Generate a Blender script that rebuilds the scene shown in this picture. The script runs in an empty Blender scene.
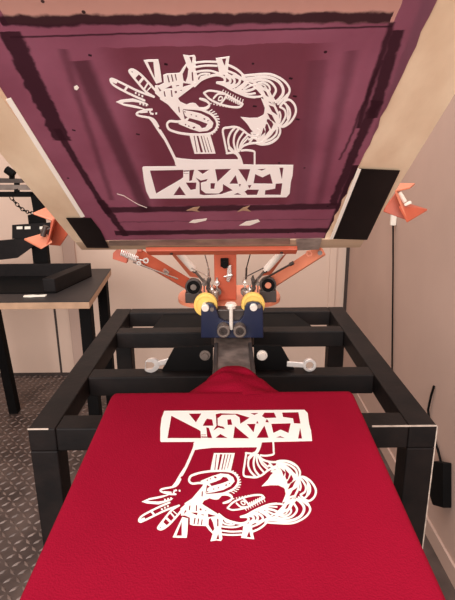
import bpy, bmesh, math, random
from mathutils import Vector, Matrix, noise
from mathutils.geometry import tessellate_polygon
random.seed(7)
S = bpy.context.scene
COL = S.collection
PI = math.pi

# ------------------------------------------------------------------ camera
F = 490.0
PITCH = math.radians(15.9)
ROLL = math.radians(0.5)
CAMZ = 1.25
FWD = Vector((0, math.cos(PITCH), -math.sin(PITCH)))
UPV = Vector((0, math.sin(PITCH), math.cos(PITCH)))
RC = Vector((1, 0, 0)) * math.cos(ROLL) - UPV * math.sin(ROLL)
UC = Vector((1, 0, 0)) * math.sin(ROLL) + UPV * math.cos(ROLL)
CAMP = Vector((0, 0, CAMZ))
cd = bpy.data.cameras.new('camera')
cam = bpy.data.objects.new('camera', cd)
COL.objects.link(cam)
cd.sensor_fit = 'VERTICAL'
cd.sensor_height = 24
cd.lens = F / 600 * 24
cd.clip_start = 0.02
M3 = Matrix((RC, UC, -FWD)).transposed()
cam.matrix_world = Matrix.Translation(CAMP) @ M3.to_4x4()
S.camera = cam


def ray(px, py):
    return FWD + RC * ((px - 227.5) / F) + UC * ((300 - py) / F)


def atY(px, py, Y):
    d = ray(px, py)
    return CAMP + d * (Y / d.y)


def atZ(px, py, Z):
    d = ray(px, py)
    return CAMP + d * ((Z - CAMZ) / d.z)


def atX(px, py, X):
    d = ray(px, py)
    return CAMP + d * (X / d.x)


# ------------------------------------------------------------------ materials
def srgb(c):
    return tuple((v / 255 / 12.92) if v / 255 <= 0.04045 else ((v / 255 + 0.055) / 1.055) ** 2.4 for v in c) + (1.0,)


def mat(name, c, rough=0.6, metal=0.0, var=0.15, scale=12.0, bump=0.0, bscale=80.0, c2=None, stretch=None, spec=0.5, sheen=0.0):
    m = bpy.data.materials.new(name)
    m.use_nodes = True
    nt = m.node_tree
    b = nt.nodes['Principled BSDF']
    b.inputs['Roughness'].default_value = rough
    b.inputs['Metallic'].default_value = metal
    b.inputs['Specular IOR Level'].default_value = spec
    if sheen:
        b.inputs['Sheen Weight'].default_value = sheen
    tc = nt.nodes.new('ShaderNodeTexCoord')
    mp = nt.nodes.new('ShaderNodeMapping')
    if stretch:
        mp.inputs['Scale'].default_value = stretch
    nt.links.new(tc.outputs['Object'], mp.inputs['Vector'])
    n = nt.nodes.new('ShaderNodeTexNoise')
    n.inputs['Scale'].default_value = scale
    n.inputs['Detail'].default_value = 6
    nt.links.new(mp.outputs['Vector'], n.inputs['Vector'])
    r = nt.nodes.new('ShaderNodeValToRGB')
    base = srgb(c)
    if c2 is None:
        lo = tuple(v * (1 - var) for v in base[:3]) + (1,)
        hi = tuple(min(1, v * (1 + var)) for v in base[:3]) + (1,)
    else:
        lo, hi = srgb(c2), base
    r.color_ramp.elements[0].position = 0.34
    r.color_ramp.elements[1].position = 0.66
    r.color_ramp.elements[0].color = lo
    r.color_ramp.elements[1].color = hi
    nt.links.new(n.outputs['Fac'], r.inputs['Fac'])
    nt.links.new(r.outputs['Color'], b.inputs['Base Color'])
    if bump:
        n2 = nt.nodes.new('ShaderNodeTexNoise')
        n2.inputs['Scale'].default_value = bscale
        n2.inputs['Detail'].default_value = 4
        nt.links.new(mp.outputs['Vector'], n2.inputs['Vector'])
        bp = nt.nodes.new('ShaderNodeBump')
        bp.inputs['Strength'].default_value = bump
        bp.inputs['Distance'].default_value = 0.004
        nt.links.new(n2.outputs['Fac'], bp.inputs['Height'])
        nt.links.new(bp.outputs['Normal'], b.inputs['Normal'])
    return m


BLACK = mat('black_paint', (20, 15, 15), 0.6, var=0.3, scale=25, bump=0.15, spec=0.2)
BLACKD = mat('matte_black', (10, 8, 8), 0.75, var=0.3, spec=0.12)
STEELW = mat('worn_black_steel', (28, 20, 18), 0.6, var=0.25, scale=18, c2=(14, 10, 10), bump=0.15, spec=0.2)
WORN = mat('bare_edge_steel', (190, 172, 158), 0.5, var=0.3, scale=60)
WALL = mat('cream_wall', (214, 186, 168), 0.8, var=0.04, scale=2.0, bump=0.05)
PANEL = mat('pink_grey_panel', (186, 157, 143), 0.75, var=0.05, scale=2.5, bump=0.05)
SEAM = mat('dark_seam', (60, 48, 44), 0.8)
FLOORM = mat('diamond_plate', (104, 88, 82), 0.42, metal=0.3, var=0.25, scale=7, c2=(70, 58, 55), bump=0.2, bscale=40)
WRENCH = mat('tool_chrome', (236, 228, 222), 0.3, metal=0.45, var=0.1)
WORNF = mat('worn_plate_tops', (120, 103, 96), 0.45, metal=0.2, var=0.3, scale=15)
RED = mat('red_cotton', (146, 14, 42), 0.85, var=0.05, scale=9, bump=0.3, bscale=500, spec=0.06)
INK = mat('white_ink', (253, 247, 240), 0.6, var=0.015, spec=0.3)
OPENM = mat('open_stencil', (255, 247, 240), 0.7, var=0.02, spec=0.2)
WOOD = mat('pale_wood', (234, 208, 176), 0.6, var=0.1, scale=14, c2=(212, 180, 148), stretch=(1, 0.08, 1), bump=0.1)
WOODX = mat('pale_wood_cross', (196, 166, 138), 0.6, var=0.1, scale=14, c2=(160, 130, 106), stretch=(0.08, 1, 1), bump=0.1)
WHITEP = mat('white_strip', (250, 240, 226), 0.6, var=0.03)
TAPE = mat('black_tape', (20, 13, 13), 0.4, var=0.35, scale=14, spec=0.3)
TAPEB = mat('brown_tape', (128, 104, 92), 0.3, var=0.3, scale=30)
TAPEG = mat('silver_tape', (150, 132, 122), 0.3, var=0.3, scale=40)
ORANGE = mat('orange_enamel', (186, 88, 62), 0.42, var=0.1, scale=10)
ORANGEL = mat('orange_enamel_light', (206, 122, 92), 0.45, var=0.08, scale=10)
CHROME = mat('chrome', (200, 188, 180), 0.25, metal=0.8, var=0.08)
ZINC = mat('zinc_bolt', (240, 228, 216), 0.35, metal=0.25, var=0.08)
STEEL = mat('grey_steel', (120, 106, 98), 0.45, metal=0.5, var=0.2, scale=30)
GUN = mat('gunmetal', (74, 64, 60), 0.4, metal=0.6, var=0.2, scale=30)
ARMG = mat('scuffed_arm', (136, 120, 112), 0.5, metal=0.2, var=0.3, scale=40, c2=(92, 80, 74))
BLUE = mat('navy_enamel', (24, 29, 56), 0.35, var=0.12, scale=20)
YELLOW = mat('yellow_nylon', (238, 196, 98), 0.5, var=0.05)
TABLETOP = mat('dark_tabletop', (38, 31, 30), 0.55, var=0.15)
TAN = mat('tan_edge', (176, 140, 112), 0.6, var=0.12, scale=20)
WHITE = mat('white_plastic', (236, 226, 212), 0.5, var=0.03)


# ------------------------------------------------------------------ mesh helpers
class MB:
    def __init__(s):
        s.bm = bmesh.new()

    def poly(s, pts, th, nrm=None):
        """closed planar outline (3D points) extruded by vector th"""
        pts = [Vector(p) for p in pts]
        th = Vector(th)
        a = [s.bm.verts.new(p) for p in pts]
        b = [s.bm.verts.new(p + th) for p in pts]
        n = len(pts)
        tris = tessellate_polygon([pts])
        for t in tris:
            try:
                s.bm.faces.new([a[i] for i in t])
                s.bm.faces.new([b[i] for i in reversed(t)])
            except ValueError:
                pass
        for i in range(n):
            j = (i + 1) % n
            s.bm.faces.new([a[i], a[j], b[j], b[i]])
        return s

    def box(s, x0, x1, y0, y1, z0, z1):
        return s.poly([(x0, y0, z0), (x1, y0, z0), (x1, y1, z0), (x0, y1, z0)], (0, 0, z1 - z0))

    def bar(s, p, q, w, h, up=(0, 0, 1)):
        p, q = Vector(p), Vector(q)
        d = (q - p).normalized()
        side = d.cross(Vector(up)).normalized()
        u = side.cross(d)
        return s.poly([p + side * w / 2 + u * h / 2, p - side * w / 2 + u * h / 2, p - side * w / 2 - u * h / 2, p + side * w / 2 - u * h / 2], q - p)

    def cyl(s, p, q, r, n=20, r2=None):
        p, q = Vector(p), Vector(q)
        r2 = r if r2 is None else r2
        d = (q - p).normalized()
        a = d.orthogonal().normalized()
        b = d.cross(a)
        va = [s.bm.verts.new(p + (a * math.cos(2 * PI * i / n) + b * math.sin(2 * PI * i / n)) * r) for i in range(n)]
        vb = [s.bm.verts.new(q + (a * math.cos(2 * PI * i / n) + b * math.sin(2 * PI * i / n)) * r2) for i in range(n)]
        s.bm.faces.new(va[::-1])
        s.bm.faces.new(vb)
        for i in range(n):
            j = (i + 1) % n
            s.bm.faces.new([va[i], va[j], vb[j], vb[i]])
        return s

    def ring(s, c, axis, R, r, h, n=28):
        """flat washer / thick ring"""
        c, d = Vector(c), Vector(axis).normalized()
        a = d.orthogonal().normalized()
        b = d.cross(a)
        L = []
        for (rad, off) in ((R, -h / 2), (R, h / 2), (r, h / 2), (r, -h / 2)):
            L.append([s.bm.verts.new(c + d * off + (a * math.cos(2 * PI * i / n) + b * math.sin(2 * PI * i / n)) * rad) for i in range(n)])
        for k in range(4):
            A, B = L[k], L[(k + 1) % 4]
            for i in range(n):
                j = (i + 1) % n
                s.bm.faces.new([A[i], A[j], B[j], B[i]])
        return s

    def tube(s, pts, r, n=8):
        pts = [Vector(p) for p in pts]
        prev = None
        rings = []
        ref = None
        for i, p in enumerate(pts):
            d = (pts[min(i + 1, len(pts) - 1)] - pts[max(i - 1, 0)]).normalized()
            if ref is None:
                ref = d.orthogonal().normalized()
            a = (ref - d * ref.dot(d)).normalized()
            ref = a
            b = d.cross(a)
            rings.append([s.bm.verts.new(p + (a * math.cos(2 * PI * k / n) + b * math.sin(2 * PI * k / n)) * r) for k in range(n)])
        for A, B in zip(rings, rings[1:]):
            for k in range(n):
                j = (k + 1) % n
                s.bm.faces.new([A[k], A[j], B[j], B[k]])
        s.bm.faces.new(rings[0][::-1])
        s.bm.faces.new(rings[-1])
        return s

    def build(s, name, m, parent=None, bevel=0.0, smooth=False, seg=2):
        bmesh.ops.recalc_face_normals(s.bm, faces=s.bm.faces)
        me = bpy.data.meshes.new(name)
        s.bm.to_mesh(me)
        s.bm.free()
        me.materials.append(m)
        o = bpy.data.objects.new(name, me)
        COL.objects.link(o)
        if parent:
            o.parent = parent
            off = Vector((0, 0, 0))
            q = parent
            while q:
                off += q.location
                q = q.parent
            me.transform(Matrix.Translation(-off))
        if bevel:
            bv = o.modifiers.new('bevel', 'BEVEL')
            bv.width = bevel
            bv.segments = seg
            bv.limit_method = 'ANGLE'
            bv.angle_limit = math.radians(40)
            for p in me.polygons:
                p.use_smooth = True
            wn = o.modifiers.new('wn', 'WEIGHTED_NORMAL')
            wn.keep_sharp = True
        elif smooth:
            for p in me.polygons:
                p.use_smooth = True
            es = o.modifiers.new('es', 'EDGE_SPLIT')
            es.split_angle = math.radians(40)
        return o


def thing(name, label, cat, loc=(0, 0, 0)):
    o = bpy.data.objects.new(name, None)
    o.empty_display_size = 0.05
    COL.objects.link(o)
    o.location = loc
    o['label'] = label
    o['category'] = cat
    return o


def tag(o, label, cat):
    o['label'] = label
    o['category'] = cat
    return o


def struct(o):
    o['kind'] = 'structure'
    return o


def rootify(o):
    """move the origin of a one-mesh thing to its base"""
    me = o.data
    xs = [v.co for v in me.vertices]
    c = Vector(((min(v.x for v in xs) + max(v.x for v in xs)) / 2, (min(v.y for v in xs) + max(v.y for v in xs)) / 2, min(v.z for v in xs)))
    me.transform(Matrix.Translation(-c))
    o.location = c
    return o


# ------------------------------------------------------------------ room
YW = 2.74
XR = atZ(341, 374, 0).x * YW / atZ(341, 374, 0).y
XL = -2.4
# floor: steel chequer plate, the raised lozenges are part of it
fm = MB()
fm.box(XL, XR + 0.05, -0.8, YW + 0.05, -0.05, 0)
pit = 0.032
for i in range(int((XR - 0.02 - (-1.5)) / pit)):
    for j in range(int((YW - 0.75) / pit)):
        cx, cy = -1.49 + i * pit, 0.78 + j * pit
        a = PI / 4 if (i + j) % 2 else -PI / 4
        dx, dy = math.cos(a) * 0.0165, math.sin(a) * 0.0165
        nx, ny = -math.sin(a) * 0.006, math.cos(a) * 0.006
        v = [fm.bm.verts.new(p) for p in ((cx + dx, cy + dy, 0), (cx + nx, cy + ny, 0), (cx - dx, cy - dy, 0), (cx - nx, cy - ny, 0))]
        t1 = fm.bm.verts.new((cx + dx * .5, cy + dy * .5, 0.0038))
        t2 = fm.bm.verts.new((cx - dx * .5, cy - dy * .5, 0.0038))
        for f in ((v[0], v[1], t1), (v[1], t2, t1), (v[1], v[2], t2), (v[2], v[3], t2), (v[3], t1, t2), (v[3], v[0], t1)):
            fm.bm.faces.new(f).material_index = 1
fo = struct(fm.build('floor', FLOORM))
fo.data.materials.append(WORNF)
struct(MB().box(XL, XR + 0.1, YW, YW + 0.08, 0, 2.7).build('wall_back', WALL))
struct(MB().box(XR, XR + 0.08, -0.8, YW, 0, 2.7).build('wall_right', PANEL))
struct(MB().box(XL - 0.08, XL, -0.8, YW, 0, 2.7).build('wall_left', WALL))
# panel joints, wall shading strip
t = MB()
sx = atY(58, 340, YW).x
t.box(sx - 0.006, sx + 0.006, YW - 0.003, YW + 0.001, 0.02, 1.2)
t.box(XL, XR, YW - 0.003, YW + 0.001, 0, 0.022)
struct(t.build('trim_1', SEAM))
t = MB()
t.box(XR - 0.012, XR, YW - 0.03, YW - 0.001, 0, 2.7)
struct(t.build('trim_2', SEAM))
t = MB()
cx = atY(331, 300, YW).x
t.box(cx - 0.02, cx + 0.02, YW - 0.012, YW, 0.0, 2.7)
struct(t.build('trim_3', WALL, bevel=0.004))
t = MB()
cx = atY(70, 255, YW).x
t.box(cx - 0.035, cx + 0.035, YW - 0.02, YW, 0.0, 2.7)
struct(t.build('shade_strip', PANEL, bevel=0.004))  # darker strip put in for shading on the back wall
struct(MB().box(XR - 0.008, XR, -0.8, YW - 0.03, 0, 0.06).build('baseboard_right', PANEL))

# ------------------------------------------------------------------ black steel stand
HF = 0.83
X0, X1 = -0.330, 0.342
Y0, Y1 = 0.714, 1.392
BW, BH = 0.046, 0.042
st = thing('steel_stand', 'black welded square-tube steel frame stand carrying the orange printing press', 'stand', (0.012, 1.05, 0))


def beam(a, b, c, d, nm='beam', top=HF, h=BH):
    return MB().box(a, b, c, d, top - h, top).build(nm, STEELW, st, bevel=0.003)


beam(X0, X0 + BW, Y0, Y1, 'side_beam')
beam(X1 - BW, X1, Y0, Y1, 'side_beam')
beam(X0 + BW, X1 - BW, Y0, Y0 + BW, 'cross_beam')
beam(X0 + BW, X1 - BW, Y1 - BW, Y1, 'cross_beam')
yc2 = atZ(150, 377, HF).y
yc3 = atZ(150, 333, HF).y
beam(X0 + BW, X1 - BW, yc2, yc2 + 0.044, 'cross_beam')
beam(X0 + BW, X1 - BW, yc3, yc3 + 0.044, 'cross_beam')
for (x, y) in ((X0, Y0), (X1 - BW, Y0), (X0, Y1 - BW), (X1 - BW, Y1 - BW)):
    MB().box(x, x + BW, y, y + BW, 0.002, HF - BH).build('leg', STEELW, st, bevel=0.003)
for x in (X0 + 0.006, X1 - BW + 0.006):
    MB().box(x, x + BW - 0.012, Y0 + BW, Y1 - BW, 0.16, 0.195).build('lower_rail', STEELW, st, bevel=0.003)
# bare worn edge on the front of the near right corner and near left corner
for q in ((0.235, X1 - 0.001, Y0 - 0.0006, Y0 + 0.0012, HF - 0.0016, HF + 0.0006), (X0 + 0.001, X0 + 0.035, Y0 - 0.0006, Y0 + 0.0012, HF - 0.0014, HF + 0.0006), (X1 - 0.0012, X1 + 0.0006, Y0 - 0.0004, Y0 + 0.0008, 0.35, HF - 0.002)):
    o = MB().box(*q).build('worn_edge', WORN, st)
    o['label'] = 'bare pale metal showing along a worn paint edge'
# press base plate welded between the far beam and the third cross beam
pb = [atZ(147, 331, HF - 0.012), atZ(316, 329, HF - 0.012), atZ(300, 309, HF - 0.012), atZ(153, 310, HF - 0.012)]
MB().poly([(-.20, yc3 + 0.046, HF - 0.014), (0.225, yc3 + 0.046, HF - 0.014), (0.19, Y1 - BW - 0.002, HF - 0.014), (-0.185, Y1 - BW - 0.002, HF - 0.014)], (0, 0, 0.01)).build('mounting_plate', BLACKD, st, bevel=0.001)
# bracket plates on the second beam
for sgn, pts in ((-1, ((160, 374), (174, 348), (213, 346), (213, 374))), (1, ((254, 374), (254, 346), (281, 346), (297, 374)))):
    yb = yc2 + 0.03
    o = MB().poly([atY(px, py, yb) for px, py in pts], (0, 0.008, 0)).build('bracket_plate', BLACKD, st, bevel=0.001)
    c = atY(205 if sgn < 0 else 262, 355, yb)
    MB().cyl(c, c + Vector((0, -0.003, 0)), 0.011, 24).cyl(c + Vector((0, -0.003, 0)), c + Vector((0, -0.009, 0)), 0.0075, 6).build('bolt', STEEL if sgn < 0 else ZINC, o, smooth=True)

# ------------------------------------------------------------------ press
pr = thing('screen_printing_press', 'orange and navy manual screen printing press bolted on the black steel stand', 'printing press', (0.004, 1.1, HF))
AX = atY(233, 340, 1.0).x
# pedestal block on third beam
MB().box(AX - 0.05, AX + 0.05, yc3 - 0.10, yc3 + 0.05, HF + 0.002, 0.93).build('pedestal', GUN, pr, bevel=0.004)
# platen arm
zt = atY(233, 345, 0.98).z
am = MB()
am.poly([(AX - 0.041, 0.60, zt - 0.045), (AX + 0.041, 0.60, zt - 0.045), (AX + 0.041, 0.60, zt - 0.012), (AX - 0.041, 0.60, zt - 0.012)], (0, 0.48, 0.012))
am.build('platen_arm', ARMG, pr, bevel=0.003)
m = MB()
for s_ in (-1, 1):
    m.bar((AX + s_ * 0.036, 0.66, zt - 0.009), (AX + s_ * 0.036, 0.985, zt + 0.001), 0.008, 0.006)
o = m.build('arm_rail', GUN, pr, bevel=0.001)

# platen board (under the shirt)
PT = math.radians(6.0)
PP = Vector((0, 0.62697, 0.88493))
PD = Vector((0, math.cos(PT), math.sin(PT)))      # away from the viewer
PN = Vector((0, -math.sin(PT), math.cos(PT)))


def onP(px, py):
    d = ray(px, py)
    return CAMP + d * ((PP - CAMP).dot(PN) / d.dot(PN))


def puv(u, v, h=0.0):
    """platen coordinates: u = X, v = distance toward the viewer from PP"""
    return Vector((u, PP.y, PP.z)) - PD * v + PN * h


cFL, cFR, cNL, cNR = onP(112, 392), onP(353.5, 391.5), onP(18, 597), onP(445, 592)


def vof(p):
    return -(p - PP).dot(PD)


vF = vof(cFL)
vN = vof(cNL) + 0.045


def edgeL(v):
    k = (v - vof(cFL)) / (vof(cNL) - vof(cFL))
    return cFL.x + (cNL.x - cFL.x) * k


def edgeR(v):
    k = (v - vof(cFR)) / (vof(cNR) - vof(cFR))
    return cFR.x + (cNR.x - cFR.x) * k


bd = 0.004
MB().poly([puv(edgeL(vF) + bd, vF + bd, -0.003), puv(edgeR(vF) - bd, vF + bd, -0.003), puv(edgeR(vN) - bd, vN - bd, -0.003), puv(edgeL(vN) + bd, vN - bd, -0.003)], -PN * 0.014).build('platen', WOOD, pr, bevel=0.002)

# navy registration gate
YG = 1.0
out = [(201, 338), (201, 309), (203, 304.5), (208, 303), (213, 304), (216, 308), (219, 318), (224, 321.5), (239, 321.5), (243.5, 316), (245, 307), (247, 303.5), (253, 302), (259, 303), (263, 307), (263.5, 338)]
g = MB().poly([atY(px, py, YG) for px, py in out], (0, 0.012, 0)).build('registration_gate', BLUE, pr, bevel=0.002)
for (px, py) in ((205.3, 307.5), (253.5, 307)):
    c = atY(px, py, YG)
    y = MB()
    y.cyl(c + Vector((0, 0.015, 0)), c + Vector((0, 0.030, 0)), 0.0255, 40)
    y.ring(c + Vector((0, 0.0145, 0)), (0, 1, 0), 0.0235, 0.019, 0.003, 40)
    o = y.build('roller', YELLOW, pr, bevel=0.001)
    o['label'] = 'yellow nylon roller'
    MB().cyl(c + Vector((0, -0.006, 0)), c + Vector((0, 0.016, 0)), 0.0082, 24).build('bolt', ZINC, o, bevel=0.0015)
for (px, py) in ((212, 309), (259, 306)):
    c = atY(px, py, YG)
    MB().cyl(c + Vector((0, -0.004, 0)), c, 0.0048, 6).build('nut', STEEL, g, smooth=True)
for (px, py) in ((223.5, 328), (239.5, 328)):
    c = atY(px, py, YG)
    m = MB()
    m.ring(c + Vector((0, -0.012, 0)), (0, 1, 0), 0.0135, 0.0085, 0.026, 32)
    o = m.build('socket_bushing', STEEL, pr, bevel=0.001)
    MB().cyl(c + Vector((0, -0.018, 0)), c + Vector((0, -0.003, 0)), 0.0084, 6).ring(c + Vector((0, -0.02, 0)), (0, 1, 0), 0.0084, 0.0045, 0.006).build('hex_screw', GUN, o, smooth=True)
# vertical adjusting bolt with its flat head
c = atY(231, 307, YG - 0.006)
b = MB()
b.cyl(c + Vector((0, 0, -0.003)), c + Vector((0, 0, 0.004)), 0.0095, 6)
b.cyl(c + Vector((0, 0, 0.004)), c + Vector((0, 0, 0.009)), 0.013, 24, 0.010)
b.cyl(c + Vector((0, 0, -0.050)), c, 0.0042, 16)
o = b.build('adjusting_bolt', ZINC, pr, smooth=True)
o['label'] = 'pale vertical adjusting bolt with domed head'
MB().box(AX - 0.034, AX + 0.030, YG + 0.013, YG + 0.043, 0.89, 0.940).build('gate_block', GUN, pr, bevel=0.003)

# orange head plate (rounded, wide)
hp = []
HZ = 0.930
hc = Vector((0.004, 1.14, HZ))
for i in range(48):
    a = 2 * PI * i / 48
    sx_, sy_ = math.cos(a), math.sin(a)
    hp.append((hc.x + 0.122 * math.copysign(abs(sx_) ** 0.7, sx_), hc.y + 0.094 * math.copysign(abs(sy_) ** 0.8, sy_), HZ))
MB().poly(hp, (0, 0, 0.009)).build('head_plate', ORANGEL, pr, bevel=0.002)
# orange post
pc = atY(226, 290, 1.11)
po = MB()
po.poly([(pc.x - 0.026, 1.09, HZ + 0.009), (pc.x + 0.024, 1.09, HZ + 0.009), (pc.x + 0.024, 1.14, HZ + 0.009), (pc.x - 0.026, 1.14, HZ + 0.009)], (0.0, -0.02, 0.125))
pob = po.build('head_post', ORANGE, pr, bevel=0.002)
o = MB()
c = atY(225, 264, 1.065)
o.cyl(c, c + Vector((0, -0.012, 0)), 0.008, 20)
o.box(c.x - 0.01, c.x + 0.008, c.y - 0.004, c.y + 0.01, c.z - 0.006, c.z + 0.012)
o.build('clamp_knob', BLACKD, pob, bevel=0.001)
m = MB()
c = atY(229, 274, 1.06)
m.poly([c + Vector((-0.006, 0, -0.016)), c + Vector((0.0, 0, -0.020)), c + Vector((0.006, 0, -0.006)), c + Vector((0.005, 0, 0.02)), c + Vector((-0.003, 0, 0.018)), c + Vector((-0.005, 0, 0.0))], (0, 0.006, 0))
m.bar(c + Vector((-0.012, -0.002, -0.006)), c + Vector((0.008, -0.002, -0.002)), 0.004, 0.004)
m.build('latch', CHROME, pob, bevel=0.001)
# the two diagonal arms, knobs, gas struts, springs, rods
for sgn, arm, knob, strutA, strutB, rodB in (
        (-1, ((193, 287), (137, 254)), (193.5, 287), (178, 252), (193, 269), (205, 283)),
        (1, ((268, 285), (322, 250)), (268, 285), (282, 252), (266.5, 269), (254, 283))):
    p, q = atY(*arm[0], 1.13), atY(*arm[1], 1.04)
    nm = 'left' if sgn < 0 else 'right'
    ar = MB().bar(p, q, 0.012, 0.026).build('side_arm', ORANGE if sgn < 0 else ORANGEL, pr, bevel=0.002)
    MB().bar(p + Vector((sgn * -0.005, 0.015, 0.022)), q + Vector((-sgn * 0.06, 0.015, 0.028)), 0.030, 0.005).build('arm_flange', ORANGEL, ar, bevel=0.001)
    c = atY(*knob, 1.075)
    k = MB()
    k.ring(c, (0, 1, 0), 0.0145, 0.008, 0.016, 32)
    ko = k.build('bearing', BLACKD, pr, bevel=0.0015)
    MB().cyl(c + Vector((0, -0.004, 0)), c + Vector((0, 0.006, 0)), 0.0075, 20).build('bearing_core', STEEL if sgn < 0 else ORANGEL, ko, bevel=0.001)
    h = MB()
    zc = HZ + 0.009
    h.box(c.x - 0.019, c.x + 0.019, c.y - 0.006, c.y + 0.014, zc, c.z - 0.013)
    h.ring(c + Vector((0, 0.004, 0)), (0, 1, 0), 0.019, 0.0142, 0.014, 32)
    h.build('bearing_housing', GUN, ko, bevel=0.001)
    # gas strut
    a, b_, e = atY(*strutA, 1.045), atY(*strutB, 1.07), atY(*rodB, 1.09)
    s1 = MB().cyl(a, b_, 0.0078, 20).cyl(b_, b_ + (e - b_) * 0.12, 0.0055, 20).build('gas_strut', ZINC, pr, bevel=0.001)
    MB().cyl(b_, e, 0.003, 12).cyl(e - Vector((0, 0.004, 0)), e + Vector((0, 0.006, 0)), 0.006, 16).build('piston_rod', STEEL, s1, smooth=True)
    dk = Vector((sgn * -0.004, 0.003, -0.0065))
    MB().cyl(a + dk, b_ + dk, 0.005, 14).build('strut_underside', GUN, s1, smooth=True)  # dark cylinder set along the strut's underside
    # thin tension rods
    m = MB()
    m.cyl(atY(227.5 + sgn * 36, 268, 1.05), atY(227.5 + sgn * 18, 277, 1.06), 0.0013, 8)
    m.cyl(atY(227.5 + sgn * 23, 253, 1.05), atY(227.5 + sgn * 19, 268, 1.06), 0.0013, 8)
    m.cyl(atY(227.5 + sgn * 19, 268, 1.06), atY(227.5 + sgn * 18.5, 279, 1.07), 0.0022, 8)
    if sgn > 0:
        m.cyl(atY(291, 264, 1.03), atY(262, 280, 1.07), 0.0022, 8)
        m.cyl(atY(293.5, 262.6, 1.028), atY(290, 264.5, 1.031), 0.004, 10)
    else:
        m.cyl(atY(133, 262, 1.025), atY(178, 279, 1.06), 0.0018, 8)
        m.cyl(atY(164, 270, 1.05), atY(168, 273, 1.055), 0.0045, 8)
    m.build('tension_rod', CHROME if sgn < 0 else GUN, pr, smooth=True)
    # linkage cluster of bolts round the strut foot
    for i, (dx, dy, r_, l_) in enumerate(((14, 283, .006, .02), (22, 280, .005, .016), (13, 292, .0075, .012), (19, 290, .006, .02), (23, 288, .0045, .03), (27, 284, .004, .02))):
        c = atY(231 + sgn * dx, dy, 1.075 - 0.004 * (i % 3))
        m = MB()
        m.cyl(c + Vector((0, 0.012, 0)), c + Vector((0, -0.004, 0)), r_, 6 if i % 2 else 20)
        m.cyl(c + Vector((0, -0.004, 0)), c + Vector((0, -0.004 - l_ * .4, 0)), r_ * .55, 14)
        m.cyl(c + Vector((0, 0.004, -l_)), c + Vector((0, 0.004, l_ * .6)), r_ * .4, 10)
        m.build('linkage_bolt', (CHROME, GUN, STEEL)[i % 3], pr, smooth=True)
    c = atY(231 + sgn * 18, 291, 1.09)
    MB().box(c.x - 0.012, c.x + 0.012, c.y, c.y + 0.02, HZ + 0.009, HZ + 0.034).build('hinge_block', STEEL, pr, bevel=0.002)
    m = MB()
    c = atY(231 + sgn * 16, 299, 1.05)
    m.cyl(c + Vector((0, 0, -0.004)), c + Vector((0, 0, 0.018)), 0.008, 20)
    m.build('spacer', CHROME, pr, bevel=0.001)

# coil spring and block on the left arm
def coil(p, q, R, r, turns, n=14):
    p, q = Vector(p), Vector(q)
    d = (q - p).normalized()
    a = d.orthogonal().normalized()
    b = d.cross(a)
    N = turns * n
    return MB().tube([p + (q - p) * (i / N) + (a * math.cos(2 * PI * i / n) + b * math.sin(2 * PI * i / n)) * R for i in range(N + 1)], r, 6)


MB().poly([atY(113, 253, 1.03), atY(117, 249, 1.03), atY(127.5, 254, 1.03), atY(126.5, 263.5, 1.03), atY(112.5, 259, 1.03)], (0, 0.02, 0)).build('arm_end_block', ORANGE, pr, bevel=0.001)
coil(atY(121, 252.5, 1.02), atY(137, 259, 1.02), 0.0058, 0.0014, 9).build('coil_spring', WRENCH, pr, smooth=True)
m = MB()
m.ring(atY(146, 260.5, 1.018), (0, 1, 0), 0.006, 0.003, 0.004)
m.cyl(atY(136, 259, 1.02), atY(144, 260.5, 1.018), 0.0016, 8)
m.ring(atY(139, 263, 1.018), (0, 1, 0), 0.005, 0.002, 0.004)
m.build('spring_hook', CHROME, pr, smooth=True)
m = MB()
c = atY(309, 253.5, 1.015)
m.ring(c, (0, 1, 0), 0.0065, 0.0035, 0.005)
o = m.build('eye_bolt', ORANGEL, pr, smooth=True)
MB().cyl(atY(320, 253, 1.015), atY(320, 253, 1.022), 0.005, 14).build('stop_screw', GUN, pr, smooth=True)

# folded orange side clamps at the ends of a square bar behind the screen
def plate(name, pts, th, m_, par):
    return MB().poly(pts, th).build(name, m_, par, bevel=0.0012)


YC = 1.03
# left clamp
k = plate('side_clamp', [atY(52, 211, YC), atY(68, 234, YC), atY(60, 246, YC + .02), atY(49, 245, YC + .02), atY(50, 226, YC)], (0, 0.006, 0), ORANGE, pr)
A, B, Cc, D = atY(33, 212.5, 0.985), atY(47, 206.5, 1.06), atY(59, 215, 1.06), atY(52.5, 219.5, 0.985)
plate('clamp_flap', [A, D, Cc, B], (0, 0, -0.004), ORANGEL, k)
A, B, Cc, D = atY(24, 238.5, 1.06), atY(41, 247.5, 0.99), atY(52, 241, 0.99), atY(46, 232, 1.06)
plate('clamp_flap', [A, B, Cc, D], (0, 0, -0.004), ORANGEL, k)
plate('clamp_web', [atY(52.5, 219, 0.985), atY(56, 216, 1.055), atY(50, 239, 1.055), atY(46, 245, 0.99)], (0.004, 0, 0), ORANGE, k)
m = MB()
m.cyl(atY(41, 231, 1.03), atY(52, 228, 1.03), 0.0035, 12)
m.cyl(atY(43, 236, 1.03), atY(46, 226, 1.03), 0.006, 12)
m.build('clamp_screw', GUN, k, smooth=True)
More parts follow.
